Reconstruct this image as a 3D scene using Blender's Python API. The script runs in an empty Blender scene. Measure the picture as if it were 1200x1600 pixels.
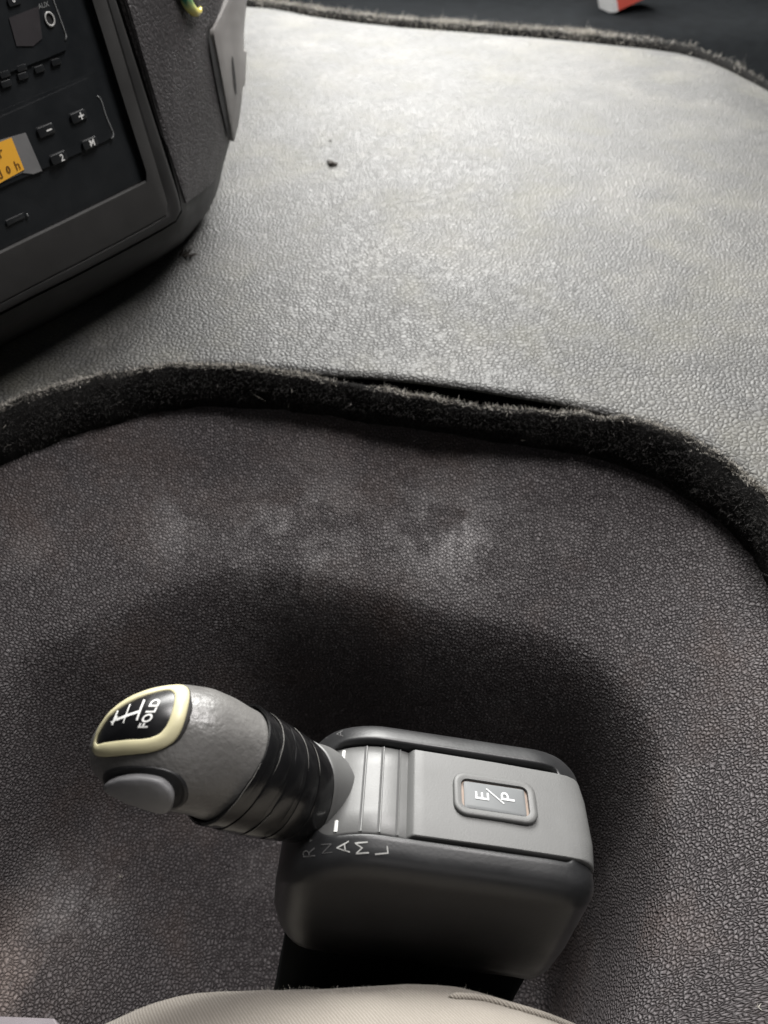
import bpy, bmesh, math, random
from mathutils import Vector, noise
from mathutils.bvhtree import BVHTree

random.seed(7)
SC = bpy.context.scene
COL = SC.collection

# ---------------------------------------------------------------- camera
FPX = 1300.0                       # focal length in pixels of the 1200 x 1600 photograph
CAM = Vector((0, 0, 0.75))
S = math.sqrt(.5)
DV, RV, UV = Vector((0, S, -S)), Vector((1, 0, 0)), Vector((0, S, S))
cd = bpy.data.cameras.new('camera')
cam = bpy.data.objects.new('camera', cd)
COL.objects.link(cam)
cam.location = CAM
cam.rotation_euler = (math.radians(45), 0, 0)
cd.sensor_fit = 'VERTICAL'
cd.sensor_height = 24
cd.sensor_width = 18
cd.lens = 24 * FPX / 1600
cd.clip_start = .01
cd.clip_end = 50
cd.dof.use_dof = True
cd.dof.focus_distance = .44
cd.dof.aperture_fstop = 7.0
SC.camera = cam

# ---------------------------------------------------------------- light: daylight through the cab's windows, and an added fill
w = bpy.data.worlds.new('World')
SC.world = w
w.use_nodes = True
w.node_tree.nodes['Background'].inputs[0].default_value = (.85, .93, 1, 1)
w.node_tree.nodes['Background'].inputs[1].default_value = .02

def area(name, loc, target, sx, sy, power, col, spread=180):
    l = bpy.data.lights.new(name, 'AREA')
    l.shape = 'RECTANGLE'; l.size = sx; l.size_y = sy
    l.energy = power; l.color = col
    l.spread = math.radians(spread)
    o = bpy.data.objects.new(name, l)
    COL.objects.link(o)
    o.location = loc
    o.rotation_euler = (Vector(target) - Vector(loc)).to_track_quat('-Z', 'Y').to_euler()
    return o

area('passenger_window_light', (-.08, 2.0, 1.32), (.0, .75, .5), 1.25, 1.15, 126, (1, .99, .96))
area('roof_hatch_light', (.42, .80, 1.72), (.1, .4, .25), .6, .5, 27, (1, .965, .95))
area('driver_fill_light', (.25, -.85, 1.35), (.15, .5, .33), .7, .4, 1.5, (1, .96, .94))  # faint fill added for the front rail and trousers

SC.view_settings.view_transform = 'Standard'
SC.view_settings.look = 'None'
SC.view_settings.exposure = 0
SC.view_settings.gamma = 1
SC.cycles.use_denoising = True
SC.cycles.max_bounces = 6

# ---------------------------------------------------------------- helpers
def ray(px, py):
    return DV + RV * ((px - 600) / FPX) + UV * ((800 - py) / FPX)
def at_depth(px, py, d):
    return CAM + ray(px, py) * d
def at_plane(px, py, p, n):
    r = ray(px, py)
    return CAM + r * ((p - CAM).dot(n) / r.dot(n))
def at_z(px, py, z):
    return at_plane(px, py, Vector((0, 0, z)), Vector((0, 0, 1)))

ORG = {}
def empty(name, loc, label, cat, group=None):
    o = bpy.data.objects.new(name, None)
    COL.objects.link(o)
    o.location = loc
    o.empty_display_size = .02
    o['label'] = label; o['category'] = cat
    if group: o['group'] = group
    ORG[o.name] = Vector(loc)
    return o

def mk(name, verts, faces, mat, parent=None, smooth=True, base=None, autosmooth=None, uv=None):
    off = ORG[parent.name] if parent else Vector(base or (0, 0, 0))
    me = bpy.data.meshes.new(name)
    me.from_pydata([tuple(Vector(v) - off) for v in verts], [], faces)
    me.validate()
    bm = bmesh.new(); bm.from_mesh(me)
    bmesh.ops.recalc_face_normals(bm, faces=bm.faces)
    if autosmooth:
        for e in bm.edges:
            if len(e.link_faces) == 2 and e.calc_face_angle(0) > math.radians(autosmooth):
                e.smooth = False
    bm.to_mesh(me); bm.free()
    if smooth:
        me.polygons.foreach_set('use_smooth', [True] * len(me.polygons))
    if uv:
        ul = me.uv_layers.new(name='UVMap')
        for lp in me.loops: ul.data[lp.index].uv = uv[lp.vertex_index]
    me.materials.append(mat)
    o = bpy.data.objects.new(name, me)
    COL.objects.link(o)
    if parent:
        o.parent = parent
    else:
        o.location = off
    ORG[o.name] = off
    return o

def tag(o, label=None, cat=None, group=None, kind=None):
    if label: o['label'] = label
    if cat: o['category'] = cat
    if group: o['group'] = group
    if kind: o['kind'] = kind
    return o

def grid_faces(nu, nv, closed_u=False, closed_v=False):
    f = []
    for i in range(nu if closed_u else nu - 1):
        for j in range(nv if closed_v else nv - 1):
            a, b = i, (i + 1) % nu
            c, d = j, (j + 1) % nv
            f.append((a * nv + c, b * nv + c, b * nv + d, a * nv + d))
    return f

def loft(rings, cap0=False, cap1=False, closed=True):
    """rings: list of equal-length point lists"""
    n = len(rings[0])
    v = [p for r in rings for p in r]
    f = grid_faces(len(rings), n, False, closed)
    if cap0: f.append(tuple(range(n)))
    if cap1: f.append(tuple(range((len(rings) - 1) * n, len(rings) * n)))
    return v, f

def lerp(a, b, t): return a + (b - a) * t
def sstep(e0, e1, x):
    t = max(0, min(1, (x - e0) / (e1 - e0)))
    return t * t * (3 - 2 * t)

def catmull(pts, n):
    """n points evenly spaced by parameter-length along a Catmull-Rom curve through pts (tuples)"""
    P = [Vector(p) for p in pts]
    dim = len(P[0])
    P = [P[0] * 2 - P[1]] + P + [P[-1] * 2 - P[-2]]
    out = []
    for i in range(1, len(P) - 2):
        for k in range(24):
            t = k / 24
            p0, p1, p2, p3 = P[i - 1:i + 3]
            out.append(.5 * ((2 * p1) + (p2 - p0) * t + (2 * p0 - 5 * p1 + 4 * p2 - p3) * t * t + (3 * p1 - p0 - 3 * p2 + p3) * t ** 3))
    out.append(P[-2].copy())
    L = [0]
    for a, b in zip(out, out[1:]): L.append(L[-1] + (b - a).length)
    res = []; j = 0
    for k in range(n):
        s = L[-1] * k / (n - 1)
        while j < len(L) - 2 and L[j + 1] < s: j += 1
        t = (s - L[j]) / max(1e-12, L[j + 1] - L[j])
        res.append(out[j].lerp(out[j + 1], t))
    return res

def interp_x(pts, x):
    """piecewise smooth y(x) through sorted points"""
    if x <= pts[0][0]: return pts[0][1]
    for (x0, y0), (x1, y1) in zip(pts, pts[1:]):
        if x <= x1:
            return lerp(y0, y1, (x - x0) / (x1 - x0))
    return pts[-1][1]

def tube(pts, radii, nseg=10, cap=True):
    rings = []
    up = Vector((.13, .21, .97))
    for i, p in enumerate(pts):
        t = (pts[min(i + 1, len(pts) - 1)] - pts[max(i - 1, 0)]).normalized()
        a = t.cross(up).normalized(); b = t.cross(a)
        r = radii[i] if isinstance(radii, (list, tuple)) else radii
        rings.append([p + (a * math.cos(2 * math.pi * k / nseg) + b * math.sin(2 * math.pi * k / nseg)) * r for k in range(nseg)])
    return loft(rings, cap, cap)

def join(parts):
    V, F = [], []
    for v, f in parts:
        o = len(V); V += list(v); F += [tuple(i + o for i in q) for q in f]
    return V, F

_tc = {}
def text2d(s, bold=0.0, spacing=1.0):
    """flat triangulated lettering: 2-D verts (cap height about .7) and faces"""
    key = (s, bold, spacing)
    if key in _tc: return _tc[key]
    cu = bpy.data.curves.new('txt', 'FONT')
    cu.body = s; cu.offset = bold; cu.space_character = spacing
    cu.resolution_u = 4
    o = bpy.data.objects.new('txt', cu)
    COL.objects.link(o)
    bpy.context.view_layer.update()
    me = bpy.data.meshes.new_from_object(o.evaluated_get(bpy.context.evaluated_depsgraph_get()))
    v = [(q.co.x, q.co.y) for q in me.vertices]
    f = [tuple(p.vertices) for p in me.polygons]
    bpy.data.objects.remove(o); bpy.data.curves.remove(cu); bpy.data.meshes.remove(me)
    x0 = min(a for a, b in v); x1 = max(a for a, b in v)
    y0 = min(b for a, b in v); y1 = max(b for a, b in v)
    v = [((a - (x0 + x1) / 2), (b - (y0 + y1) / 2)) for a, b in v]
    _tc[key] = (v, f, x1 - x0, y1 - y0)
    return _tc[key]

# ---------------------------------------------------------------- materials
def nodes(name):
    m = bpy.data.materials.new(name)
    m.use_nodes = True
    t = m.node_tree
    return m, t, t.nodes['Principled BSDF']

def N(t, typ, **kw):
    n = t.nodes.new(typ)
    for k, v in kw.items():
        if k.startswith('i_'):
            n.inputs[k[2:].replace('_', ' ')].default_value = v
        else:
            setattr(n, k, v)
    return n

def ramp(t, src, stops):
    r = t.nodes.new('ShaderNodeValToRGB')
    el = r.color_ramp.elements
    while len(el) < len(stops): el.new(.5)
    for e, (p, c) in zip(el, stops):
        e.position = p
        e.color = (c, c, c, 1) if not isinstance(c, (tuple, list)) else (*c, 1)
    t.links.new(src, r.inputs[0])
    return r.outputs[0]

def mixc(t, fac, a, b, mode='MIX'):
    m = t.nodes.new('ShaderNodeMix')
    m.data_type = 'RGBA'; m.blend_type = mode
    for s, v in ((m.inputs[0], fac), (m.inputs[6], a), (m.inputs[7], b)):
        if hasattr(v, 'default_value') or hasattr(v, 'is_linked'):
            t.links.new(v, s)
        elif isinstance(v, (int, float)):
            s.default_value = v
        else:
            s.default_value = (*v, 1) if len(v) == 3 else v
    return m.outputs[2]

def fl(t, op, a, b=None, clamp=False):
    m = t.nodes.new('ShaderNodeMath'); m.operation = op; m.use_clamp = clamp
    for i, v in enumerate((a, b)):
        if v is None: continue
        if isinstance(v, (int, float)): m.inputs[i].default_value = v
        else: t.links.new(v, m.inputs[i])
    return m.outputs[0]

def plastic(name, col, rough, bump=.08, scale=900, var=.15, spec=.5, wear=None):
    """moulded plastic: fine grain, uneven gloss, faint mottling"""
    m, t, p = nodes(name)
    tc = N(t, 'ShaderNodeTexCoord')
    big = N(t, 'ShaderNodeTexNoise', i_Scale=45, i_Detail=5, i_Roughness=.6)
    fine = N(t, 'ShaderNodeTexNoise', i_Scale=scale, i_Detail=2)
    for q in (big, fine): t.links.new(tc.outputs['Object'], q.inputs['Vector'])
    lo = tuple(c * (1 - var) for c in col); hi = tuple(min(1, c * (1 + var)) for c in col)
    c = mixc(t, ramp(t, big.outputs[0], [(.3, 0), (.7, 1)]), lo, hi)
    if wear:
        sc = N(t, 'ShaderNodeTexNoise', i_Scale=wear[1], i_Detail=8, i_Roughness=.75)
        t.links.new(tc.outputs['Object'], sc.inputs['Vector'])
        c = mixc(t, ramp(t, sc.outputs[0], [(wear[2], 0), (wear[2] + .12, 1)]), c, wear[0])
    t.links.new(c, p.inputs['Base Color'])
    t.links.new(ramp(t, big.outputs[0], [(.25, max(0, rough - .07)), (.75, min(1, rough + .08))]), p.inputs['Roughness'])
    p.inputs['Specular IOR Level'].default_value = spec
    b = N(t, 'ShaderNodeBump', i_Strength=bump, i_Distance=.0004)
    t.links.new(fine.outputs[0], b.inputs['Height'])
    t.links.new(b.outputs[0], p.inputs['Normal'])
    return m

def flat(name, col, rough=.6, emit=None):
    m, t, p = nodes(name)
    p.inputs['Base Color'].default_value = (*col, 1)
    p.inputs['Roughness'].default_value = rough
    if emit:
        p.inputs['Emission Color'].default_value = (*col, 1)
        p.inputs['Emission Strength'].default_value = emit
    return m

def leather(name, col, scale, rough, depth, strength, stretch=(1, 1, 1), tilt=None, dust=None, wrinkle=.35, spec=.5, top=None, stain=None, spots=()):
    """embossed leather grain: distorted cells with recessed joints, shade painted into those joints, dust and stains"""
    m, t, p = nodes(name)
    tc = N(t, 'ShaderNodeTexCoord')
    mp = N(t, 'ShaderNodeMapping')
    mp.inputs['Scale'].default_value = stretch
    if tilt not in (None, 'uv'): mp.inputs['Rotation'].default_value = (math.radians(tilt), 0, 0)
    t.links.new(tc.outputs['UV' if tilt == 'uv' else 'Object'], mp.inputs['Vector'])
    dn = N(t, 'ShaderNodeTexNoise', i_Scale=scale * .22, i_Detail=3, i_Roughness=.6)
    t.links.new(mp.outputs[0], dn.inputs['Vector'])
    vm = N(t, 'ShaderNodeVectorMath', operation='MULTIPLY_ADD')
    t.links.new(dn.outputs['Color'], vm.inputs[0])
    k = 2.4 / scale
    vm.inputs[1].default_value = (k, k, k)
    t.links.new(mp.outputs[0], vm.inputs[2])
    vo = N(t, 'ShaderNodeTexVoronoi', feature='DISTANCE_TO_EDGE', i_Scale=scale)
    if tilt is not None: vo.voronoi_dimensions = '2D'
    t.links.new(vm.outputs[0], vo.inputs['Vector'])
    cell = ramp(t, vo.outputs['Distance'], [(0, 0), (.12, .35), (.25, .75), (.45, 1)])
    fine = N(t, 'ShaderNodeTexNoise', i_Scale=scale * 3.5, i_Detail=3)
    wr = N(t, 'ShaderNodeTexNoise', i_Scale=scale * .3, i_Detail=3, i_Distortion=1.2)
    for q in (fine, wr): t.links.new(mp.outputs[0], q.inputs['Vector'])
    cellc = cell
    soft = N(t, 'ShaderNodeTexNoise', i_Scale=scale * .55, i_Detail=2)
    t.links.new(mp.outputs[0], soft.inputs['Vector'])
    cell = fl(t, 'MAXIMUM', cell, ramp(t, soft.outputs[0], [(.52, 0), (.75, .7)]))
    h = fl(t, 'ADD', cell, fl(t, 'MULTIPLY', fine.outputs[0], .22))
    h = fl(t, 'ADD', h, fl(t, 'MULTIPLY', wr.outputs[0], wrinkle * 2))
    b = N(t, 'ShaderNodeBump', i_Strength=strength, i_Distance=depth)
    t.links.new(h, b.inputs['Height'])
    t.links.new(b.outputs[0], p.inputs['Normal'])
    c = mixc(t, cellc, tuple(x * .4 for x in col), top or col)  # cavity shade painted into the joints, raised grain left paler
    # mottled handling marks and dust
    if dust:
        d1 = N(t, 'ShaderNodeTexNoise', i_Scale=6, i_Detail=7, i_Roughness=.6, i_Distortion=.8)
        d2 = N(t, 'ShaderNodeTexNoise', i_Scale=17, i_Detail=3, i_Roughness=.55)
        for q in (d1, d2): t.links.new(tc.outputs['Object'], q.inputs['Vector'])
        s = fl(t, 'ADD', fl(t, 'MULTIPLY', d1.outputs[0], .65), fl(t, 'MULTIPLY', d2.outputs[0], .35))
        mask = ramp(t, s, [(dust[1], 0), (dust[2], 1)])
        mask = fl(t, 'MULTIPLY', mask, fl(t, 'ADD', fl(t, 'MULTIPLY', cellc, .6), .4))
        c = mixc(t, fl(t, 'MULTIPLY', mask, dust[3]), c, dust[0])
    for ctr, rad, scol, amt, bscale in spots:
        bn = N(t, 'ShaderNodeTexNoise', i_Scale=bscale, i_Detail=6, i_Roughness=.65, i_Distortion=.5)
        t.links.new(tc.outputs['Object'], bn.inputs['Vector'])
        ds = N(t, 'ShaderNodeVectorMath', operation='DISTANCE')
        t.links.new(tc.outputs['Object'], ds.inputs[0]); ds.inputs[1].default_value = ctr
        k_ = fl(t, 'ADD', fl(t, 'DIVIDE', ds.outputs['Value'], rad), fl(t, 'MULTIPLY', fl(t, 'SUBTRACT', bn.outputs[0], .5), 1.6))
        msk = fl(t, 'MULTIPLY', ramp(t, k_, [(.25, 1), (1, 0)]), ramp(t, bn.outputs[0], [(.44, .12), (.60, 1)]))
        msk = fl(t, 'MULTIPLY', msk, fl(t, 'ADD', fl(t, 'MULTIPLY', cellc, .6), .4))
        c = mixc(t, fl(t, 'MULTIPLY', msk, amt), c, scol)
    rg = N(t, 'ShaderNodeTexNoise', i_Scale=9, i_Detail=6, i_Roughness=.65)
    t.links.new(tc.outputs['Object'], rg.inputs['Vector'])
    if stain:
        c = mixc(t, fl(t, 'MULTIPLY', ramp(t, rg.outputs[0], [(.5, 0), (.68, 1)]), stain[1]), c, stain[0])
    t.links.new(c, p.inputs['Base Color'])
    t.links.new(ramp(t, rg.outputs[0], [(.3, rough - .06), (.7, rough + .09)]), p.inputs['Roughness'])
    p.inputs['Specular IOR Level'].default_value = spec
    return m

M = {}
M['leather'] = leather('cover_vinyl', (.058, .058, .056), 255, .60, .0009, .85, (1, .9, 1), 0,
                       dust=((.22, .21, .18), .47, .72, .35), spec=.55, stain=((.15, .145, .105), .22))
M['dash_grain'] = leather('dash_grain', (.062, .058, .060), 400, .55, .0007, .8, (1, 1, .6), wrinkle=.4, spec=.4)
M['felt'] = plastic('trim_felt', (.008, .0078, .0075), .95, .9, 700, .5, spec=.1)
M['fibre'] = flat('felt_fibre', (.040, .038, .036), .9)
M['lint'] = flat('pale_lint', (.42, .40, .36), .9)
M['dash'] = plastic('dash_plastic', (.016, .0158, .0156), .55, .15, 1100, .12, spec=.4)
M['dash_light'] = plastic('dash_frame', (.025, .0245, .024), .5, .15, 1100, .12, spec=.4)
M['side'] = plastic('dash_side', (.17, .163, .157), .6, .15, 900, .08)
M['gap'] = flat('dark_gap', (.006, .006, .006), .9)
M['fascia'] = plastic('radio_black', (.009, .0105, .012), .38, .05, 1500, .1)
M['key'] = plastic('key_black', (.011, .012, .013), .33, .05, 1500, .1)
M['print'] = flat('white_print', (.72, .72, .70), .6)
M['softprint'] = flat('soft_white_print', (.55, .56, .56), .6)
M['dimprint'] = flat('worn_print', (.16, .165, .165), .6)
M['chrome'] = plastic('socket_metal', (.35, .35, .34), .35, .02, 900, .1)
M['amber'] = flat('amber_screen', (.70, .36, .04), .35, .06)
M['lcd'] = flat('screen_segment', (.14, .065, .012), .5)
M['window'] = plastic('display_surround', (.15, .15, .15), .4, .05, 900, .1)
M['shell'] = plastic('selector_shell', (.018, .0184, .0194), .40, .12, 700, .18, spec=.45, wear=((.10, .10, .098), 60, .68))
M['rail'] = M['shell']
M['plate'] = plastic('selector_plate', (.108, .109, .107), .52, .25, 1500, .06)
M['drum'] = plastic('selector_drum', (.115, .116, .114), .42, .12, 1200, .06)
M['groove'] = flat('drum_groove', (.05, .05, .05), .7)
M['knob'] = plastic('knob_silver', (.132, .129, .124), .36, .9, 420, .16, wear=((.24, .235, .225), 120, .66))
M['cream'] = plastic('cream_plastic', (.56, .52, .33), .40, .05, 500, .06, wear=((.42, .36, .2), 70, .70))
M['badge'] = plastic('badge_gloss', (.008, .008, .009), .30, .0, 500, .1)
M['grime'] = plastic('knob_grime', (.02, .019, .018), .8, .6, 300, .5)
M['button'] = plastic('button_grey', (.19, .19, .195), .5, .15, 900, .12)
M['well'] = plastic('button_well', (.012, .012, .013), .4, .1, 900, .2)
M['tape'] = plastic('vinyl_tape', (.008, .008, .0085), .19, .25, 160, .2, wear=((.06, .06, .058), 110, .69))
M['tape_glint'] = flat('tape_glint', (.22, .215, .20), .7)
M['lens'] = plastic('button_lens', (.13, .137, .14), .60, .02, 800, .06)
M['amberrim'] = plastic('dirty_rim', (.20, .145, .11), .5, .4, 400, .4)
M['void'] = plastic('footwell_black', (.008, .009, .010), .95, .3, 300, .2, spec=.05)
M['red'] = plastic('red_card', (.62, .10, .07), .5, .02, 300, .1)
M['white'] = plastic('white_card', (.70, .70, .70), .5, .02, 300, .05)
M['crumb'] = plastic('dark_crumb', (.035, .03, .025), .9, .8, 900, .5)
M['strip'] = plastic('pale_strip', (.33, .30, .32), .55, .1, 700, .06)

def twill():
    m, t, p = nodes('beige_twill')
    tc = N(t, 'ShaderNodeTexCoord')
    mp = N(t, 'ShaderNodeMapping'); mp.inputs['Rotation'].default_value = (0, 0, math.radians(-38))
    t.links.new(tc.outputs['Object'], mp.inputs['Vector'])
    wv = N(t, 'ShaderNodeTexWave', wave_type='BANDS', bands_direction='X', i_Scale=270, i_Distortion=1.4, i_Detail=2, i_Detail_Scale=2)
    t.links.new(mp.outputs[0], wv.inputs['Vector'])
    w2 = N(t, 'ShaderNodeTexWave', wave_type='BANDS', bands_direction='Y', i_Scale=430, i_Distortion=2.0, i_Detail=1)
    t.links.new(mp.outputs[0], w2.inputs['Vector'])
    ns = N(t, 'ShaderNodeTexNoise', i_Scale=30, i_Detail=6, i_Roughness=.65)
    t.links.new(tc.outputs['Object'], ns.inputs['Vector'])
    c = mixc(t, ns.outputs[0], (.235, .214, .188), (.335, .31, .272))
    th = fl(t, 'ADD', fl(t, 'MULTIPLY', wv.outputs[1], .7), fl(t, 'MULTIPLY', w2.outputs[1], .3))
    c = mixc(t, ramp(t, th, [(.15, .6), (.75, 0)]), c, (.13, .11, .09))
    t.links.new(c, p.inputs['Base Color'])
    p.inputs['Roughness'].default_value = .9
    p.inputs['Specular IOR Level'].default_value = .15
    p.inputs['Sheen Weight'].default_value = .15
    b = N(t, 'ShaderNodeBump', i_Strength=.7, i_Distance=.0005)
    t.links.new(th, b.inputs['Height'])
    t.links.new(b.outputs[0], p.inputs['Normal'])
    return m
M['twill'] = twill()

def ornament_mat():
    m, t, p = nodes('ornament_glaze')
    tc = N(t, 'ShaderNodeTexCoord')
    sp = N(t, 'ShaderNodeSeparateXYZ')
    t.links.new(tc.outputs['Generated'], sp.inputs[0])
    nz = N(t, 'ShaderNodeTexNoise', i_Scale=4, i_Detail=3)
    t.links.new(tc.outputs['Generated'], nz.inputs['Vector'])
    s = fl(t, 'ADD', sp.outputs[2], fl(t, 'MULTIPLY', fl(t, 'SUBTRACT', nz.outputs[0], .5), .25))
    t.links.new(ramp(t, s, [(.08, (.66, .56, .13)), (.22, (.55, .60, .22)), (.34, (.03, .20, .12)), (1, (.01, .11, .07))]), p.inputs['Base Color'])
    p.inputs['Roughness'].default_value = .15
    return m
M['ornament'] = ornament_mat()

# ================================================================ SETTING
ZT = .35            # height of the engine tunnel's top
ZF = .0            # floor of the recess beside the seat

# near edge of the vinyl cover, back and front of the edge trim (traced at their own heights)
EDGE = [(-700, 1180), (-430, 900), (-170, 705), (0, 635), (60, 612), (150, 588), (250, 576), (350, 574), (450, 581), (520, 589), (600, 597),
        (700, 610), (800, 624), (900, 639), (1000, 660), (1060, 676), (1120, 706), (1165, 738), (1205, 778), (1265, 870), (1310, 1000), (1335, 1200), (1345, 1500)]
def gap_px(x):      # opening between the lifted cover and the trim
    return interp_x([(380, 0), (450, 1.5), (540, 9), (650, 18), (740, 20), (850, 15), (930, 8), (985, 0)], x)
FRONT = [(-690, 1290), (-420, 1010), (-170, 808), (0, 735), (60, 712), (150, 681), (250, 653), (335, 642), (420, 645), (510, 653), (600, 666),
         (700, 681), (800, 697), (900, 715), (980, 738), (1050, 772), (1110, 815), (1155, 855), (1195, 905), (1245, 1010), (1280, 1140), (1300, 1320), (1310, 1600)]
NS = 158
edge_px = catmull(EDGE, NS)
front_px = catmull(FRONT, NS)
edge3 = [at_z(p.x, p.y, ZT) for p in edge_px]
back3 = [at_z(p.x, p.y + gap_px(p.x), ZT - .001 - .0045 * min(1, gap_px(p.x) / 8)) for p in edge_px]
front3 = [at_z(p.x, p.y, ZT - .042) for p in front_px]
# both edges run on past the seat, out of the picture
def run_on(pts, n=12, y1=-.65):
    a, b = pts[0], pts[-1]
    head = [Vector((a.x, lerp(y1, a.y, k / n), a.z)) for k in range(n)]
    tail = [Vector((b.x, lerp(b.y, y1, (k + 1) / n), b.z)) for k in range(n)]
    return head + pts + tail
edge3, back3, front3 = run_on(edge3), run_on(back3), run_on(front3)
edge_px = [edge_px[0]] * 12 + edge_px + [edge_px[-1]] * 12
front_px = [front_px[0]] * 12 + front_px + [front_px[-1]] * 12

# ---- vinyl cover over the engine tunnel
def fall(x, y): return .045 * sstep(.46, .80, x) * sstep(.75, 1.3, y)      # falls away towards the back of the cab
FAR = [(-900, 2), (-400, -6), (100, -6), (380, 2), (500, 20), (640, 36), (780, 46), (900, 56), (1000, 66), (1080, 78), (1150, 100), (1230, 140), (1330, 230), (1450, 380), (1600, 700)]
NT = 90
far_px = catmull(FAR, NS)
far3 = [at_z(p.x, p.y, ZT - .004) for p in far_px]
far3 = [Vector((far3[0].x, lerp(-.65, far3[0].y, k / 12), far3[0].z)) for k in range(12)] + far3 + [Vector((far3[-1].x, lerp(far3[-1].y, -.65, (k + 1) / 12), far3[-1].z)) for k in range(12)]
NS += 24
verts = []
for i in range(NS):
    e, f = edge3[i], far3[i]
    for j in range(NT):
        t = j / (NT - 1)
        q = e.lerp(f, t)
        d0 = (q - e).length; d1 = (q - f).length
        z = ZT + .010 * math.sin(math.pi * min(1, t * 1.1)) 
        z -= .012 * (1 - sstep(0, .06, d1))                       # rolls down at the far side
        z -= fall(q.x, q.y)
        g = gap_px(edge_px[i].x)
        z += (.005 * g / 20) * (1 - sstep(0, .05, d0))             # lifted lip above the gap
        z += .0012 * noise.noise(q * 7) + .0005 * noise.noise(q * 23)
        verts.append(Vector((q.x, q.y, z)))
faces = grid_faces(NS, NT)
# turned-under thickness of the near lip and the skirt at the far side
nb = len(verts)
for i in range(NS):
    verts.append(verts[i * NT] + Vector((0, .0006, -.0028)))
for i in range(NS):
    verts.append(verts[i * NT + NT - 1] + Vector((0, .012, -.05)))
for i in range(NS - 1):
    faces.append((i * NT, (i + 1) * NT, nb + i + 1, nb + i))
    faces.append((i * NT + NT - 1, (i + 1) * NT + NT - 1, nb + NS + i + 1, nb + NS + i))
cover = mk('tunnel_cover', verts, faces, M['leather'], base=(0, .9, ZT))
tag(cover, 'grey leather grained vinyl cover over the engine tunnel, glossy with window light', kind='structure')
cover_bvh = BVHTree.FromPolygons(verts, faces)

# ---- moulded rubber mat lining the recess
O = Vector((.02, .05, 0))
verts = []
NR = 110
for i in range(NS):
    a = front3[i]
    d = Vector((O.x - a.x, O.y - a.y, 0))
    L = d.length
    for j in range(NR):
        t = j / (NR - 1)
        q = a + d * (t * .97)
        dist = L * t * .97
        zf = ZF + .135 * sstep(.08, .30, -q.x)
        drop = .50 * dist + .19 * sstep(.13, .235, dist)
        z = a.z + .010 - drop
        z = zf + .012 * math.log1p(math.exp(min(40, (z - zf) / .012)))
        z += .004 * noise.noise(Vector((q.x * 9, q.y * 9, 3))) + .0012 * noise.noise(Vector((q.x * 31, q.y * 31, 8)))
        verts.append(Vector((q.x, q.y, z)))
mat_bvh = BVHTree.FromPolygons(verts, grid_faces(NS, NR))
MB = Vector((.05, .3, ZF))
def mat_pt(px, py):
    loc = mat_bvh.ray_cast(CAM, ray(px, py).normalized())[0]
    return tuple(loc - MB)
chalk = (.46, .445, .445)
M['mat'] = leather('mat_rubber', (.060, .053, .055), 345, .50, .0011, 1.0, (1, 1, 1), 'uv', top=(.105, .095, .098),
                   dust=((.24, .225, .225), .52, .68, .42), wrinkle=.15, spec=.3, stain=((.085, .060, .050), .4),
                   spots=[(mat_pt(700, 840), .075, chalk, .75, 26), (mat_pt(470, 840), .085, chalk, .6, 22), (mat_pt(270, 820), .05, chalk, .35, 24),
                          (mat_pt(728, 850), .022, chalk, .7, 70), (mat_pt(20, 1530), .075, (.30, .245, .22), .75, 14), (mat_pt(110, 1420), .06, chalk, .3, 26),
                          (mat_pt(560, 700), .10, (.15, .115, .105), .35, 12)])
uvs = [None] * len(verts)
for i in range(NS):
    s_ = 0
    d2 = Vector((front3[i].x - O.x, front3[i].y - O.y)).normalized()
    for j in range(NR - 1, -1, -1):
        if j < NR - 1: s_ += (verts[i * NR + j] - verts[i * NR + j + 1]).length
        uvs[i * NR + j] = (d2.x * s_, d2.y * s_)
mat = mk('rubber_mat', verts, grid_faces(NS, NR), M['mat'], base=(.05, .3, ZF), uv=uvs)
tag(mat, 'black pebble grained rubber mat lining the recess under the gear selector', kind='structure')

# ---- floor below everything
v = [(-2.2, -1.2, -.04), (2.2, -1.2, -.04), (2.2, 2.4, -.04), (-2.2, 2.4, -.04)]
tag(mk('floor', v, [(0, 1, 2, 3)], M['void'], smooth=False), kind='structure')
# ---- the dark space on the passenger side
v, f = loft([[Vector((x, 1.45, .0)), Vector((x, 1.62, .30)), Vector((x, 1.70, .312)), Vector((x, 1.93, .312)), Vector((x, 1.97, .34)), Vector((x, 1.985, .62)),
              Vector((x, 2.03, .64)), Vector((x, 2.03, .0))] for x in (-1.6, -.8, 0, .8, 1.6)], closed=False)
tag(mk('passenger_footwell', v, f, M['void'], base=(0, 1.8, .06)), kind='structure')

# ---- frayed felt edge trims
def trim_profile(b, fr, o, top=.0055):
    """cross-section points from the back foot over the rounded top to the front foot"""
    out = (Vector((fr.x, fr.y, 0)) - Vector((b.x, b.y, 0)))
    ls = out.dot(o)
    th = .012 + .004 * math.log1p(math.exp((ls - .012) / .004))      # never thinner than 12 mm
    ft = Vector((fr.x, fr.y, b.z)) + o * (th - ls)
    pts = [b + Vector((0, 0, -.05)), b + Vector((0, 0, -.012)), b + Vector((0, 0, -.004)), b + o * th * .12 + Vector((0, 0, top * .3)), b.lerp(ft, .40) + Vector((0, 0, top)),
           b.lerp(ft, .70) + Vector((0, 0, top * .7)), b.lerp(ft, .94) + Vector((0, 0, -top * .6)), ft + Vector((0, 0, -.010)) + o * .002,
           ft.lerp(fr, .5) + o * .0055, fr + o * .0025, fr + Vector((0, 0, -.022)) - o * .004]
    return pts

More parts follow.
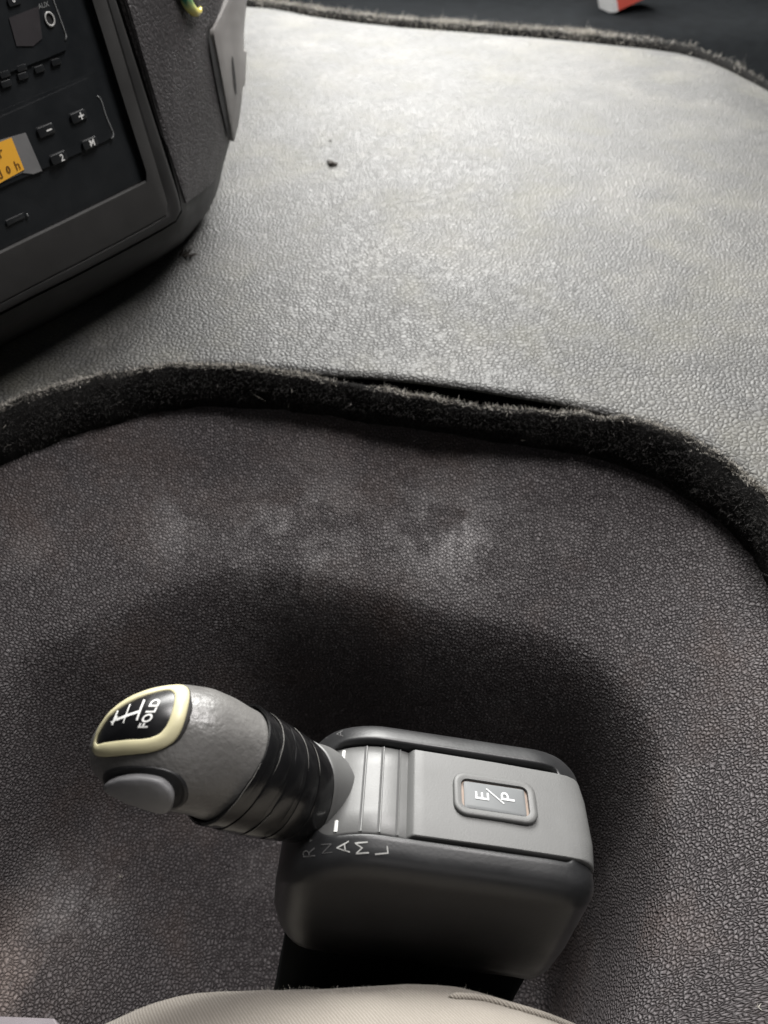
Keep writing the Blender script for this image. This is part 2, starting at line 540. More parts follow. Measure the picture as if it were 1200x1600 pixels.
def fringe(name, pts_fn, count, lmin, lmax, wid, mat, parent, droop=0):
    V, F = [], []
    for _ in range(count):
        p, d = pts_fn()
        L = random.uniform(lmin, lmax) * (1.8 if random.random() < .04 else 1)
        side = d.cross(Vector((random.gauss(0, 1), random.gauss(0, 1), random.gauss(0, 1)))).normalized()
        bend = Vector((random.gauss(0, .5), random.gauss(0, .5), random.gauss(0, .35) - droop))
        a = p - d * .0006; m_ = p + d * L * .5 + bend * L * .15; e = p + d * L * .9 + bend * L * .6
        wd = wid * random.uniform(.6, 1.4)
        o = len(V)
        V += [a - side * wd, a + side * wd, m_ - side * wd * .8, m_ + side * wd * .8, e]
        F += [(o, o + 1, o + 3, o + 2), (o + 2, o + 3, o + 4)]
    ob = mk(name, V, F, mat, parent, smooth=False)
    ob['kind'] = 'stuff'
    return ob

def inward(i):
    t = edge3[min(i + 2, NS - 1)] - edge3[max(i - 2, 0)]
    return Vector((t.y, -t.x, 0)).normalized()
sect = [trim_profile(back3[i], front3[i], inward(i)) for i in range(NS)]
sect2 = []
for i, s in enumerate(sect):
    sect2.append([p + Vector((noise.noise(p * 60), noise.noise(p * 60 + Vector((9, 0, 0))), noise.noise(p * 45 + Vector((0, 7, 0))))) * .0030 for p in s])
v, f = loft(sect2, closed=False)
trim = mk('edge_trim', v, f, M['felt'], base=back3[NS // 2] + Vector((0, 0, -.05)))
tag(trim, 'frayed black felt edge trim curving between the vinyl cover and the rubber mat', 'edge trim')
def visible_index():
    return random.uniform(.10, .95) * (NS - 2)
def pick(j0, j1):
    def fn():
        x = visible_index(); i = int(x); t = x - i
        jj = random.uniform(j0, j1); j = int(jj); u = jj - j
        A = sect2[i][j].lerp(sect2[i + 1][j], t); B = sect2[i][j + 1].lerp(sect2[i + 1][j + 1], t)
        tan = (sect2[i + 1][j] - sect2[i][j])
        acr = (sect2[i][j + 1] - sect2[i][j])
        n = tan.cross(acr).normalized()
        if n.z < -.2 or (n.z < .2 and n.y > 0): n = -n
        n = (n + tan.normalized() * random.gauss(0, .6) + Vector((random.gauss(0, .35), random.gauss(0, .35), random.gauss(0, .35)))).normalized()
        return A.lerp(B, u), n
    return fn
fringe('pile', pick(3.8, 9), 52000, .0008, .0036, .00017, M['fibre'], trim)
# the pale frayed edge comes and goes along the strip
def frayed():
    base = pick(2.1, 4.9)
    while True:
        p, n = base()
        if noise.noise(Vector((p.x * 22, p.y * 22, 0))) + .62 > random.random(): return p, n
fringe('frayed_fibre', frayed, 17000, .0014, .0052, .00018, M['lint'], trim)
def stray():
    p, n = pick(4, 8.5)()
    return p, (n + Vector((random.gauss(0, .8), 0, random.gauss(0, .5)))).normalized()
fringe('loose_thread', stray, 80, .003, .009, .00013, M['lint'], trim, .3)

# far trim along the passenger side
fs = []
fi = range(12 + int((NS - 24) * .30), 12 + int((NS - 24) * .80))
for i in fi:
    p = far3[i]
    z = ZT - .012 - fall(p.x, p.y)
    k = Vector((p.x, p.y + .010, z))
    fs.append([k + Vector((0, 0, -.05)), k + Vector((0, 0, -.006)), k + Vector((0, .006, .006)), k + Vector((0, .018, .008)), k + Vector((0, .028, .002)), k + Vector((0, .032, -.05))])
fs = [[p + Vector((0, noise.noise(p * 50), noise.noise(p * 55 + Vector((3, 0, 0))))) * .003 for p in s] for s in fs]
v, f = loft(fs, closed=False)
ftrim = mk('edge_trim', v, f, M['felt'], base=fs[len(fs) // 2][0])
tag(ftrim, 'dusty felt edge trim along the far side of the vinyl cover', 'edge trim')
def farpick():
    x = random.uniform(0, 1) ** 1.0 * (len(fs) - 1.01)
    if fs[int(x)][0].x > .30 and random.random() < sstep(.30, .45, fs[int(x)][0].x): x *= random.random()
    i = int(x); j = random.choice((1, 2, 2, 3, 3))
    p = fs[i][j].lerp(fs[i + 1][j], x - i).lerp(fs[i][j + 1].lerp(fs[i + 1][j + 1], x - i), random.random())
    return p, Vector((random.gauss(0, .5), random.gauss(-.1, .4), abs(random.gauss(.8, .4)))).normalized()
fringe('frayed_fibre', farpick, 9000, .003, .009, .00028, M['lint'], ftrim)
def farpick2():
    while True:
        p, d = farpick()
        if noise.noise(Vector((p.x * 14, 2, 0))) > .25: return p, d
fringe('fluff_tuft', farpick2, 700, .005, .011, .0002, M['lint'], ftrim)

# ================================================================ DASHBOARD
TH, TAU = math.radians(58), math.radians(10)
E_ = Vector((math.cos(TH), math.sin(TH), 0))
NH = Vector((math.sin(TH), -math.cos(TH), 0))
W_ = Vector((0, 0, 1)) * math.cos(TAU) - NH * math.sin(TAU)
M_ = E_.cross(W_)                                            # faces the driver
DP = at_depth(200, 250, .66)
def dp(px, py, m=0): return at_plane(px, py, DP + M_ * m, M_)

dash = empty('dashboard', dp(60, 560, -.10), 'dark grey plastic dashboard console with rounded corner above the vinyl cover', 'dashboard')

def poly3(right, corner, bottom, n=(24, 16, 24)):
    pts = [Vector(right[0]).lerp(Vector(right[1]), i / n[0]) for i in range(n[0])]
    c0, c1 = Vector(right[1]), Vector(bottom[0]); k = Vector(corner)
    for i in range(n[1]):
        t = i / n[1]
        pts.append(c0 * (1 - t) ** 2 + k * 2 * t * (1 - t) + c1 * t * t)
    pts += [Vector(bottom[0]).lerp(Vector(bottom[1]), i / n[2]) for i in range(n[2] + 1)]
    return pts
EXT = 420
def line_at(p, q, y=None, x=None):
    (x0, y0), (x1, y1) = p, q
    if y is not None: t = (y - y0) / (y1 - y0)
    else: t = (x - x0) / (x1 - x0)
    return (x0 + (x1 - x0) * t, y0 + (y1 - y0) * t)
def ringpx(r0, r1, b1, corner):   # r0: point on right line at y=0; r1 corner end; b1 point on bottom line at x=0
    return poly3((line_at(r0, r1, y=-EXT), r1[:2]), corner, (corner, line_at(corner, b1, x=-EXT))) if False else None

def chain(pts, n=70): return catmull(pts, n)
R0 = chain([line_at((143, 0), (230, 275), y=-EXT), (143, 0), (186, 138), (226, 264), (229, 279), (218, 286), (110, 339), (0, 392), line_at((218, 286), (0, 392), x=-EXT)])
R2 = chain([line_at((166, 0), (262, 322), y=-EXT), (166, 0), (214, 161), (258, 306), (262, 326), (252, 340), (126, 408), (0, 473), line_at((252, 340), (0, 473), x=-EXT)])
R3 = chain([line_at((181, 0), (284, 320), y=-EXT), (181, 0), (232, 160), (278, 304), (283, 326), (272, 346), (136, 420), (0, 489), line_at((262, 350), (0, 489), x=-EXT)])
R4 = chain([(404, -EXT), (381, 0), (379, 110), (368, 185), (350, 255), (336, 308), (306, 357), (252, 406), (110, 487), (0, 542), line_at((110, 487), (0, 542), x=-EXT)])
def on_m(px, m): return [dp(p.x, p.y, m) for p in px]
def mixpx(a, b, t): return [p.lerp(q, t) for p, q in zip(a, b)]
# frame round the radio opening
v, f = loft([on_m(R0, -.030), on_m(R0, -.002), on_m(mixpx(R0, R2, .06), .0005), on_m(mixpx(R0, R2, .97), .0005), on_m(R2, .0001), on_m(R2, -.02)], closed=False)
mk('bezel', v, f, M['dash_light'], dash, autosmooth=35)
v, f = loft([on_m(mixpx(R2, R3, -.10), -.02), on_m(mixpx(R2, R3, -.10), -.0016), on_m(mixpx(R2, R3, .06), -.0014), on_m(mixpx(R2, R3, .2), -.0006), on_m(mixpx(R2, R3, .8), -.0005), on_m(R3, -.0015), on_m(R3, -.012)], closed=False)
mk('surround', v, f, M['dash'], dash, autosmooth=35)
body_rings = [on_m(R3, -.012), on_m(mixpx(R3, R4, .07), -.0035), on_m(mixpx(R3, R4, .3), -.007), on_m(mixpx(R3, R4, .55), -.016), on_m(mixpx(R3, R4, .78), -.032), on_m(mixpx(R3, R4, .93), -.055), on_m(R4, -.085)]
# behind the widest outline the body goes straight back
back = []
for dm in (.03, .12, .30, .75):
    ring_ = []
    for p in R4:
        q = dp(p.x, p.y, -.085)
        hd = (q - CAM); hd.z = 0; hd.normalize()
        q = q + hd * dm - Vector((.10 * dm, 0, 0))
        foot = sstep(300, 380, p.y) * sstep(0, .1, dm)             # the underside runs down to the tunnel
        q.z = lerp(q.z, min(q.z, ZT - .004), foot)
        ring_.append(q)
    back.append(ring_)
v, f = loft(body_rings + back, closed=False)
mk('body', v, f, M['dash'], dash, autosmooth=50)
body_bvh = BVHTree.FromPolygons(v, f)

def hit(px, py, bvh, lim=9):
    r = ray(px, py).normalized()
    loc, n, i, d = bvh.ray_cast(CAM, r)
    if loc is None:
        best = None
        for k in range(40):
            q = CAM + r * (.2 + k * .03)
            loc_, n_, i_, d_ = bvh.find_nearest(q)
            if best is None or d_ < best[0]: best = (d_, loc_, n_)
        loc, n = best[1], best[2]
    if n.dot(r) > 0: n = -n
    return loc, n

def patch(quad, nu, nv, bvh, off, thick, name, mat, parent, bulge=0):
    """raised panel lying on a surface: quad = left edge pts and right edge pts (pixel polylines, top to bottom)"""
    Lp, Rp = chain(quad[0], nv), chain(quad[1], nv)
    top, bot = [], []
    for i in range(nu):
        for j in range(nv):
            q = Lp[j].lerp(Rp[j], i / (nu - 1))
            loc, n = hit(q.x, q.y, bvh)
            edge = i in (0, nu - 1) or j in (0, nv - 1)
            top.append(loc + n * (off - (.0006 if edge else 0)))
            bot.append(loc - n * thick)
    f = grid_faces(nu, nv)
    n0 = len(top)
    per = [i * nv for i in range(nu)] + [(nu - 1) * nv + j for j in range(1, nv)] + [i * nv + nv - 1 for i in range(nu - 2, -1, -1)] + [j for j in range(nv - 2, 0, -1)]
    for a, b in zip(per, per[1:] + per[:1]):
        f.append((a, b, b + n0, a + n0))
    return mk(name, top + bot, f, mat, parent, autosmooth=50)

# grained side panel and the end cap, its colour raised to stand for window light
patch(([(60, -380), (188, 0), (238, 160), (289, 317)], [(400, -380), (349, -10), (322, 50), (336, 130), (352, 205), (334, 284)]), 22, 40, body_bvh, .0018, .002, 'side_panel', M['dash_grain'], dash)
patch(([(376, -55), (352, -4), (331, 42), (328, 52), (334, 85), (346, 150), (358, 219)], [(388, -55), (383, -8), (380, 40), (379, 90), (376, 140), (369, 185), (361, 220)]), 10, 60, body_bvh, .0045, .002, 'end_cap', M['side'], dash)
# dark slot in the end cap; black strip as the gap's shade beside it
def strip_on(bvh, a, b, wpx, off, name, mat, parent, n=10):
    V = []
    for k in range(n):
        t = k / (n - 1)
        ww = wpx * math.sin(math.pi * min(1, max(0, t * .92 + .04))) ** .5
        for s in (-1, 1):
            loc, nn = hit(lerp(a[0], b[0], t) + s * ww, lerp(a[1], b[1], t), bvh)
            V.append(loc + nn * off)
    return mk(name, V, grid_faces(n, 2), mat, parent)
strip_on(body_bvh, (355, 88), (361, 146), 1.8, .0050, 'slot', M['gap'], dash)
strip_on(body_bvh, (322, 54), (354, 214), 4.0, .0030, 'gap_shade', M['gap'], dash, 24)

def pl(c, e, w_, m):        # point on the fascia from a pixel centre and metre offsets
    return dp(c[0], c[1], m) + E_ * e + W_ * w_
def rrect(c, we, hw_, r, m, n=5):
    pts = []
    for sx, sy, a0 in ((1, 1, 0), (-1, 1, 90), (-1, -1, 180), (1, -1, 270)):
        for k in range(n + 1):
            a = math.radians(a0 + 90 * k / n)
            pts.append(pl(c, sx * (we / 2 - r) + r * math.cos(a), sy * (hw_ / 2 - r) + r * math.sin(a), m))
    return pts
def slab_rr(c, we, hw_, r, m0, m1, bev=.0004):
    rings = [rrect(c, we, hw_, r, m0), rrect(c, we, hw_, r, m1 - bev), rrect(c, we - bev * 2, hw_ - bev * 2, max(r - bev, .0002), m1)]
    return loft(rings, False, True)
def poly_slab(px, m0, m1):
    a = [dp(x, y, m0) for x, y in px]; b = [dp(x, y, m1) for x, y in px]
    return loft([a, b], False, True)
def dash_text(s, c, h, m, name, mat, parent, bold=.01, shear=0):
    v, f, wd, hh = text2d(s, bold)
    k = h / hh
    return mk(name, [pl(c, (x + shear * y) * k, y * k, m) for x, y in v], f, mat, parent, smooth=False)

MF = -.0045       # radio faces sit back in the opening
# backing behind both units
v, f = poly_slab([(-EXT, -EXT), (line_at((143, 0), (230, 275), y=-EXT)[0] + 4, -EXT), (150, 0), (233, 284), (0, 397), (-EXT, 600)], -.05, -.0062)
mk('radio_cavity', v, f, M['fascia'], dash, smooth=False)

# upper radio with AUX socket
rad = empty('radio', dp(40, 150, -.02), 'black car radio with round AUX socket, upper unit in the dashboard', 'radio')
v, f = poly_slab([(-EXT, -EXT), (line_at((139, 0), (180, 130), y=-EXT)[0], -EXT), (139, 0), (172, 105), (168, 114), (-EXT, 395)], MF - .02, MF - .0015)
mk('housing', v, f, M['fascia'], rad, smooth=False)
v, f = poly_slab([(-EXT, -EXT), (70, -EXT), (84, 0), (98, 40), (105, 66), (103, 78), (80, 88), (-EXT, 280)], MF - .002, MF + .0005)
face = mk('faceplate', v, f, M['fascia'], rad, smooth=False)
px = chain([(70, -40), (84, 2), (95, 32), (102, 52), (104, 60), (102, 63)], 18)
v, f = tube([dp(p.x, p.y, MF + .0008) for p in px], .00055, 6)
mk('trim_line', v, f, M['dimprint'], face)
cx = (78, 30)
rg = []
for rr, mm in ((.0029, MF + .0004), (.0030, MF + .0016), (.0036, MF + .002), (.0043, MF + .0015), (.0044, MF)):
    rg.append([pl(cx, rr * math.cos(a * math.pi / 14), rr * 1.12 * math.sin(a * math.pi / 14), mm) for a in range(28)])
v, f = loft(rg)
sock = mk('aux_socket', v, f, M['chrome'], rad)
v, f = loft([[pl(cx, .003 * math.cos(a * math.pi / 14), .0033 * math.sin(a * math.pi / 14), MF + .0007) for a in range(28)]], True)
mk('socket_hole', v, f, M['gap'], sock)
dash_text('AUX', (68, 8), .0032, MF + .0008, 'lettering', M['dimprint'], face)
dash_text('PAUSE', (45, 97), .0026, MF - .0004, 'lettering', M['dimprint'], face)
v, f = poly_slab([(14, 28), (60, 10), (66, 60), (52, 72), (26, 72)], MF, MF + .0012)
mk('screen', v, f, plastic('grey_screen', (.035, .032, .034), .35, .02, 900, .1), rad, smooth=False)
for c in ((22, 2), ):
    v, f = slab_rr(c, .010, .005, .001, MF, MF + .002); b = mk('button', v, f, M['key'], rad, autosmooth=40)
    dash_text('6', (21, -1), .0035, MF + .0024, 'symbol', M['print'], b)
for i, c in enumerate(((62, 108), (88, 97), (36, 119), (10, 131), (8, 116), (34, 106))):
    v, f = slab_rr(c, .0085, .0042, .0012, MF - .004, MF + .0006); mk('button', v, f, M['key'], rad, autosmooth=40)

# lower control panel with the amber display
unit = empty('control_panel', dp(40, 330, -.02), 'black control panel with amber display and keys marked plus, minus, 2 and M', 'control panel')
v, f = poly_slab([(-EXT, 412), (-EXT, 350), (0, 174), (146, 112), (152, 114), (165, 152), (228, 284), (216, 284), (0, 388), (-EXT, 590)], MF - .02, MF - .001)
mk('housing', v, f, M['fascia'], unit, smooth=False)
v, f = poly_slab([(-EXT, 365), (0, 184), (140, 121), (150, 125), (158, 155), (178, 205), (176, 213), (166, 220), (0, 294), (-EXT, 475)], MF - .002, MF + .0008)
face2 = mk('faceplate', v, f, M['fascia'], unit, smooth=False)
px = chain([(152, 150), (158, 157), (166, 182), (176, 206), (177, 213), (174, 217)], 18)
v, f = tube([dp(p.x, p.y, MF + .001) for p in px], .0006, 6)
mk('trim_line', v, f, M['dimprint'], face2)
KEYS = [('-', (77, 203), (72, 204)), ('+', (127, 181), (123, 182)), ('2', (97, 246), (92, 247)), ('M', (144, 223), (141, 224))]
for s, ct, cb in KEYS:
    v, f = slab_rr(cb, .0150, .0072, .0018, MF, MF + .0030, .0008)
    b = mk('button', v, f, M['key'], unit, autosmooth=40)
    if s in '-+':
        a = [[pl(ct, x, y, MF + .0034) for x, y in ((-.0024, -.0005), (.0024, -.0005), (.0024, .0005), (-.0024, .0005))]]
        parts = [loft(a, True)]
        if s == '+': parts.append(loft([[pl(ct, x, y, MF + .0036) for x, y in ((-.0005, -.0024), (.0005, -.0024), (.0005, .0024), (-.0005, .0024))]], True))
        v, f = join(parts); mk('symbol', v, f, M['print'], b, smooth=False)
    else:
        dash_text(s, ct, .0048, MF + .0034, 'symbol', M['print'], b, .012)
# display: grey surround with the lit amber window
v, f = poly_slab([(-150, 262), (40, 207), (66, 267), (52, 272), (35, 270), (-120, 345)], MF, MF + .0014)
disp = mk('display', v, f, M['window'], unit, smooth=False)
v, f = poly_slab([(-160, 290), (0, 222), (18, 215), (38, 265), (0, 286), (-140, 350)], MF + .0014, MF + .0020)
mk('amber_screen', v, f, M['amber'], disp, smooth=False)
dash_text('h', (27, 258), .0062, MF + .0024, 'screen_character', M['lcd'], disp, .004)
dash_text('0', (13, 265), .0050, MF + .0024, 'screen_character', M['lcd'], disp, .03)
dash_text('d', (-1, 272), .0062, MF + .0024, 'screen_character', M['lcd'], disp, .01)
dash_text('r', (2, 240), .0050, MF + .0024, 'screen_character', M['lcd'], disp, .0)
v, f = slab_rr((24, 343), .016, .004, .001, MF - .002, MF + .0006); b = mk('button', v, f, M['key'], unit, autosmooth=40)
v, f = slab_rr((43, 336), .0012, .0026, .0004, MF, MF + .0014); mk('indicator', v, f, M['dimprint'], b)
# thin ledge along the bottom of the opening
v, f = tube([dp(225 - k * 45, 287 + k * 45 * .488, -.003) for k in range(12)], .0012, 6)
mk('ledge', v, f, M['dash'], dash)

# ornament hanging on the grained panel
orn = empty('hanging_ornament', dp(296, 20, .0), 'glossy green and yellow ornament hanging at the top of the dashboard side', 'ornament')
pts = []
for q in chain([(258, -70), (268, -30), (281, 2), (291, 17), (299, 19), (303, 12)], 22):
    loc, n = hit(q.x, q.y, body_bvh); pts.append(loc + n * .0065)
v, f = tube(pts, [.0042] * 12 + [.0044, .0046, .0047, .0047, .0046, .0044, .0040, .0034, .0024, .0012], 12)
mk('stem', v, f, M['ornament'], orn)
pts = []
for q in chain([(296, -60), (297, -25), (300, -6), (303, -2)], 12):
    loc, n = hit(q.x, q.y, body_bvh); pts.append(loc + n * .0065)
v, f = tube(pts, [.004] * 8 + [.0046, .0046, .0036, .0015], 12)
mk('bead', v, f, M['cream'], orn)

# ================================================================ GEAR SELECTOR
n_ = Vector((math.sin(math.radians(10)), math.sin(math.radians(12)), 1)).normalized()
sp = at_depth(780, 1255, .386)
cor = [at_plane(x, y, sp, n_) for x, y in ((640, 1170), (905, 1215), (933, 1345), (636, 1308))]
so = (cor[0] + cor[1] + cor[2] + cor[3]) / 4
sa = ((cor[1] - cor[0]) + (cor[2] - cor[3])).normalized()
sb = n_.cross(sa)
def sl(a, b, n): return so + sa * a + sb * b + n_ * n
sel = empty('gear_selector', sl(-.02, 0, -.37), 'grey gear selector with taped lever, silver knob and E/P button', 'gear selector')

A0, A1, B = -.096, .0452, .0385
DC, DR = -.053, .043            # drum axis (a) and radius of the rounded left end
def topn(a):
    if a >= DC: return -.0025 * sstep(.02, .05, a)
    x = min(abs(a - DC), DR * .9995)
    return -(DR - math.sqrt(DR * DR - x * x))
NB = -.094
def plan(inset, rl=.020, rr=.013, n=9):
    a0, a1, b = A0 + inset, A1 - inset, B - inset
    rl, rr = max(rl - inset * .7, .0015), max(rr - inset * .7, .0015)
    pts = []
    def arc(ca, cb, r, s):
        for k in range(n):
            t = math.radians(s + 90 * k / (n - 1))
            pts.append((ca + r * math.cos(t), cb + r * math.sin(t)))
    def run(p, q, m):
        for k in range(1, m): pts.append((lerp(p[0], q[0], k / m), lerp(p[1], q[1], k / m)))
    arc(a1 - rr, b - rr, rr, 0)
    run((a1 - rr, b), (a0 + rl, b), 22)
    arc(a0 + rl, b - rl, rl, 90)
    run((a0, b - rl), (a0, -b + rl), 6)
    arc(a0 + rl, -b + rl, rl, 180)
    run((a0 + rl, -b), (a1 - rr, -b), 22)
    arc(a1 - rr, -b + rr, rr, 270)
    run((a1, -b + rr), (a1, b - rr), 6)
    return pts
rings = []
for q, ins in ((1, .0060), (.96, .0028), (.85, .0012), (.58, .0003)):
    rings.append([sl(a + .006 * (q - .5), b * (1.03 if b > 0 else 1) + .014 * (q - .5), lerp(topn(a), NB, q)) for a, b in plan(ins)])
for dl, ins in ((.0150, .0001), (.0122, 0), (.0108, .0003), (.0090, .0008), (.0066, .0018), (.0042, .0034), (.0027, .0054), (.0015, .0080), (.0005, .0108), (0, .0122), (.0001, .0130), (.0008, .0137), (.006, .0139), (.02, .016)):
    rings.append([sl(a, b * (1.03 if b > 0 else 1), topn(a) - dl * (.7 if b > 0 else 1) + .0030 * sstep(.012, .030, b) * (1 - sstep(.022, .042, a))) for a, b in plan(ins)])
v, f = loft(rings, True, False)
shell = mk('shell', v, f, M['shell'], sel, autosmooth=60)
shell_bvh = BVHTree.FromPolygons(v, f)

# drum in the slot, with moulded grooves
BI = .0243
rings = []
def drum_pt(ang, b, r): return sl(DC + r * math.cos(ang), b, -DR + r * math.sin(ang))
angs = [math.radians(40 + 97 * k / 70) for k in range(71)]
GA = [math.radians(d) for d in (82, 93, 104)]
RD = DR - .0006
for b in (-BI, -BI + .0006, -BI * .5, 0, BI * .5, BI - .0006, BI):
    e = .0006 if abs(b) > BI - .0003 else 0
    rings.append([drum_pt(t, b, RD - e) for t in angs])
v, f = loft(rings, closed=False)
drum = mk('drum', v, f, M['drum'], sel)
for g in GA:
    v, f = loft([[drum_pt(g + d, b, RD + h) for d, h in ((-.022, .0), (-.015, .0005), (-.006, .0005), (0, .00008), (.007, .00008))] for b in (-BI + .0004, 0, BI - .0004)], closed=False)
    mk('rib', v, f, M['drum'], drum, autosmooth=30)
    v, f = loft([[drum_pt(g + d, b, RD + .00012) for d in (0, .018)] for b in (-BI + .0005, 0, BI - .0005)], closed=False)
    mk('groove', v, f, M['groove'], drum)
for b0 in (-.0232, .0165):
    g = math.radians(119)
    v, f = loft([[drum_pt(g + d, b0 + x, RD + h) for d, h in ((-.02, .0001), (-.016, .0006), (.016, .0006), (.02, .0001))] for x in (0, .0008, .0050, .0058)], closed=False)
    mk('index_mark', v, f, M['print'], drum)

# cover plate: bevelled step at the drum, wraps down at the rear end
prof = [(-.0400, -.012), (-.0440, -.0062), (-.0436, -.0030), (-.0405, .0008), (-.0395, .0013), (-.035, .0013), (.0, .0012), (.030, .0004), (.036, -.0002), (.039, -.0008), (.0412, -.0016), (.0430, -.0030), (.0443, -.0048), (.0452, -.0075), (.0456, -.011), (.0458, -.016), (.0440, -.035), (.0400, -.06)]
def plate_b(a): return lerp(.0240, .0231, max(0, min(1, (a + .042) / .085)))
rings = []
for k, (wf, dn) in enumerate(((1, -.004), (1, -.0006), (.985, -.00015), (.95, 0), (.5, .0001), (0, .0001), (-.5, .0001), (-.95, 0), (-.985, -.00015), (-1, -.0006), (-1, -.004))):
    ring = []
    for a, n in prof:
        # rounded rear corners
        x = a
        if a > .036: x = a - .0016 * max(0, abs(wf) - .6) ** 2 * 6.25
        ring.append(sl(x, plate_b(a) * wf, n + dn))
    rings.append(ring)
v, f = loft(rings, closed=False)
plate = mk('cover_plate', v, f, M['plate'], sel, autosmooth=38)

# E/P push button: raised ring, dirty rim, clear lens, lettering
BC = (-.0022, .0012)
def rr2(ha, hb, r, n, skew=.0):
    pts = []
    for sx, sy, a0 in ((1, 1, 0), (-1, 1, 90), (-1, -1, 180), (1, -1, 270)):
        for k in range(7):
            t = math.radians(a0 + 90 * k / 6)
            a = sx * (ha - r) + r * math.cos(t); b = sy * (hb - r) + r * math.sin(t)
            pts.append(sl(BC[0] + a, BC[1] + b + skew * a, n + .0012))
    return pts
rings = [rr2(.0196, .0118, .0062, .0), rr2(.0196, .0118, .0062, .0014), rr2(.0191, .0113, .0058, .0020), rr2(.0176, .0098, .0046, .0021), rr2(.0160, .0083, .0034, .0017), rr2(.0158, .0081, .0032, .0004), rr2(.0158, .0081, .0032, .00012)]
v, f = loft(rings)
bz = mk('button_ring', v, f, M['plate'], sel, autosmooth=50)
v, f = loft([rr2(.0158, .0081, .0032, .0002)], True)
mk('rim', v, f, M['amberrim'], bz, smooth=False)
v, f = loft([rr2(.0145, .0074, .0012, .0002), rr2(.0145, .0074, .0012, .0008), rr2(.0134, .0063, .0006, .0013)], False, True)
lens = mk('button', v, f, M['lens'], sel, autosmooth=30)
def sel_text(s, a, b, h, n, name, mat, parent, bold=.02, wx=1.0):
    """lettering turned a quarter so that it reads towards the tunnel"""
    v, f, wd, hh = text2d(s, bold)
    k = h / hh
    return mk(name, [sl(a - y * k, b + x * k * wx, n) for x, y in v], f, mat, parent, smooth=False)
sel_text('E', BC[0] - .0062, BC[1] - .0002, .0064, .00275, 'letter', M['softprint'], lens, .006, 1.1)
sel_text('P', BC[0] + .0060, BC[1] + .0014, .0064, .00275, 'letter', M['softprint'], lens, .006, 1.1)
s0, s1 = Vector((BC[0] - .0040, BC[1] + .0042)), Vector((BC[0] + .0040, BC[1] - .0028))
dd = (s1 - s0).normalized(); nn = Vector((-dd.y, dd.x)) * .00032
v = [sl(q.x, q.y, .00275) for q in (s0 + nn, s0 - nn, s1 - nn, s1 + nn)]
mk('letter', v, [(0, 1, 2, 3)], M['softprint'], lens, smooth=False)

def decal(v2, f2, c, ux, uy, bvh, off, name, mat, parent):
    """flat print laid on a curved surface; c pixel centre, ux/uy pixel vectors per text unit"""
    V = []
    for x, y in v2:
        loc, n = hit(c[0] + ux[0] * x + uy[0] * y, c[1] + ux[1] * x + uy[1] * y, bvh)
        V.append(loc + n * off)
    return mk(name, V, f2, mat, parent, smooth=False)
worn = flat('faded_print', (.30, .30, .29), .6)
rubbed = flat('almost_gone_print', (.055, .055, .055), .6)
faint = flat('rubbed_print', (.10, .10, .10), .6)
for s, c, mt, k in (('R', (483, 1332), faint, 19), ('N', (511, 1326), rubbed, 16), ('A', (536, 1324), worn, 20), ('M', (565.5, 1325), worn, 20), ('L', (596, 1329), worn, 21)):
    v2, f2, wd, hh = text2d(s, -.012)
    k /= hh
    decal(v2, f2, c, (-.10 * k, -k), (-k, .08 * k), shell_bvh, .00025, 'letter', mt, shell)
for s, c in (('R', (507, 1151)), ('A', (531, 1147))):
    v2, f2, wd, hh = text2d(s, -.01); k = 10 / hh
    decal(v2, f2, c, (-.10 * k, -k), (-k, .08 * k), shell_bvh, .00025, 'letter', faint, shell)

# pedestal under the housing
rings = [[sl(a, b, n) for a, b in plan(i)] for i, n in ((.009, -.088), (.010, -.14), (.010, -.37))]
v, f = loft(rings)
mk('pedestal', v, f, M['void'], sel)

# ---- lever: taped neck and knob, swept along its axis
def section(cx, cy, hw, dep, dirx, diry, thick, tangent, nseg=56, p=2.15):
    c = at_depth(cx, cy, dep)
    wv = (RV * dirx - UV * diry).normalized()
    h = tangent.cross(wv).normalized()
    if h.dot(CAM - c) < 0: h = -h
    r = hw / FPX * dep
    out = []
    for k in range(nseg):
        t = 2 * math.pi * k / nseg
        ct, st = math.cos(t), math.sin(t)
        x = math.copysign(abs(ct) ** (2 / p), ct); y = math.copysign(abs(st) ** (2 / p), st)
        out.append(c + wv * (r * x) + h * (r * thick * y))
    return out
#           cx    cy   half  depth  boundary direction   thickness
SEC = [(540, 1250, 46, .430, (-40, 135), .95),
       (512, 1245, 54, .410, (-42, 140), .95),
       (486, 1239, 67, .392, (-44, 150), .93),
       (460, 1230, 75, .382, (-50, 162), .92),
       (417, 1215, 83, .372, (-65, 170), .92),
       (367, 1196, 89, .362, (-85, 168), .92),
       (338, 1183, 93, .357, (-75, 170), .92),
       (310, 1172, 95, .352, (-55, 175), .92),
       (276, 1166, 95, .349, (-40, 178), .90),
       (246, 1163, 91, .347, (-25, 178), .88),
       (218, 1163, 83, .346, (-12, 178), .86),
       (194, 1165, 71, .346, (-2, 178), .84),
       (174, 1169, 56, .347, (4, 178), .80),
       (158, 1174, 37, .348, (6, 178), .78),
       (149, 1178, 16, .349, (6, 178), .7)]
keys = catmull([(s[0], s[1], s[2], s[3] * 1000) for s in SEC], 64)
def dir_at(x):
    t = sorted([(s[0], s[4]) for s in SEC])
    return (interp_x([(a, b[0] / math.hypot(*b)) for a, b in t], x), interp_x([(a, b[1] / math.hypot(*b)) for a, b in t], x))
def th_at(x): return interp_x(sorted([(s[0], s[5]) for s in SEC]), x)
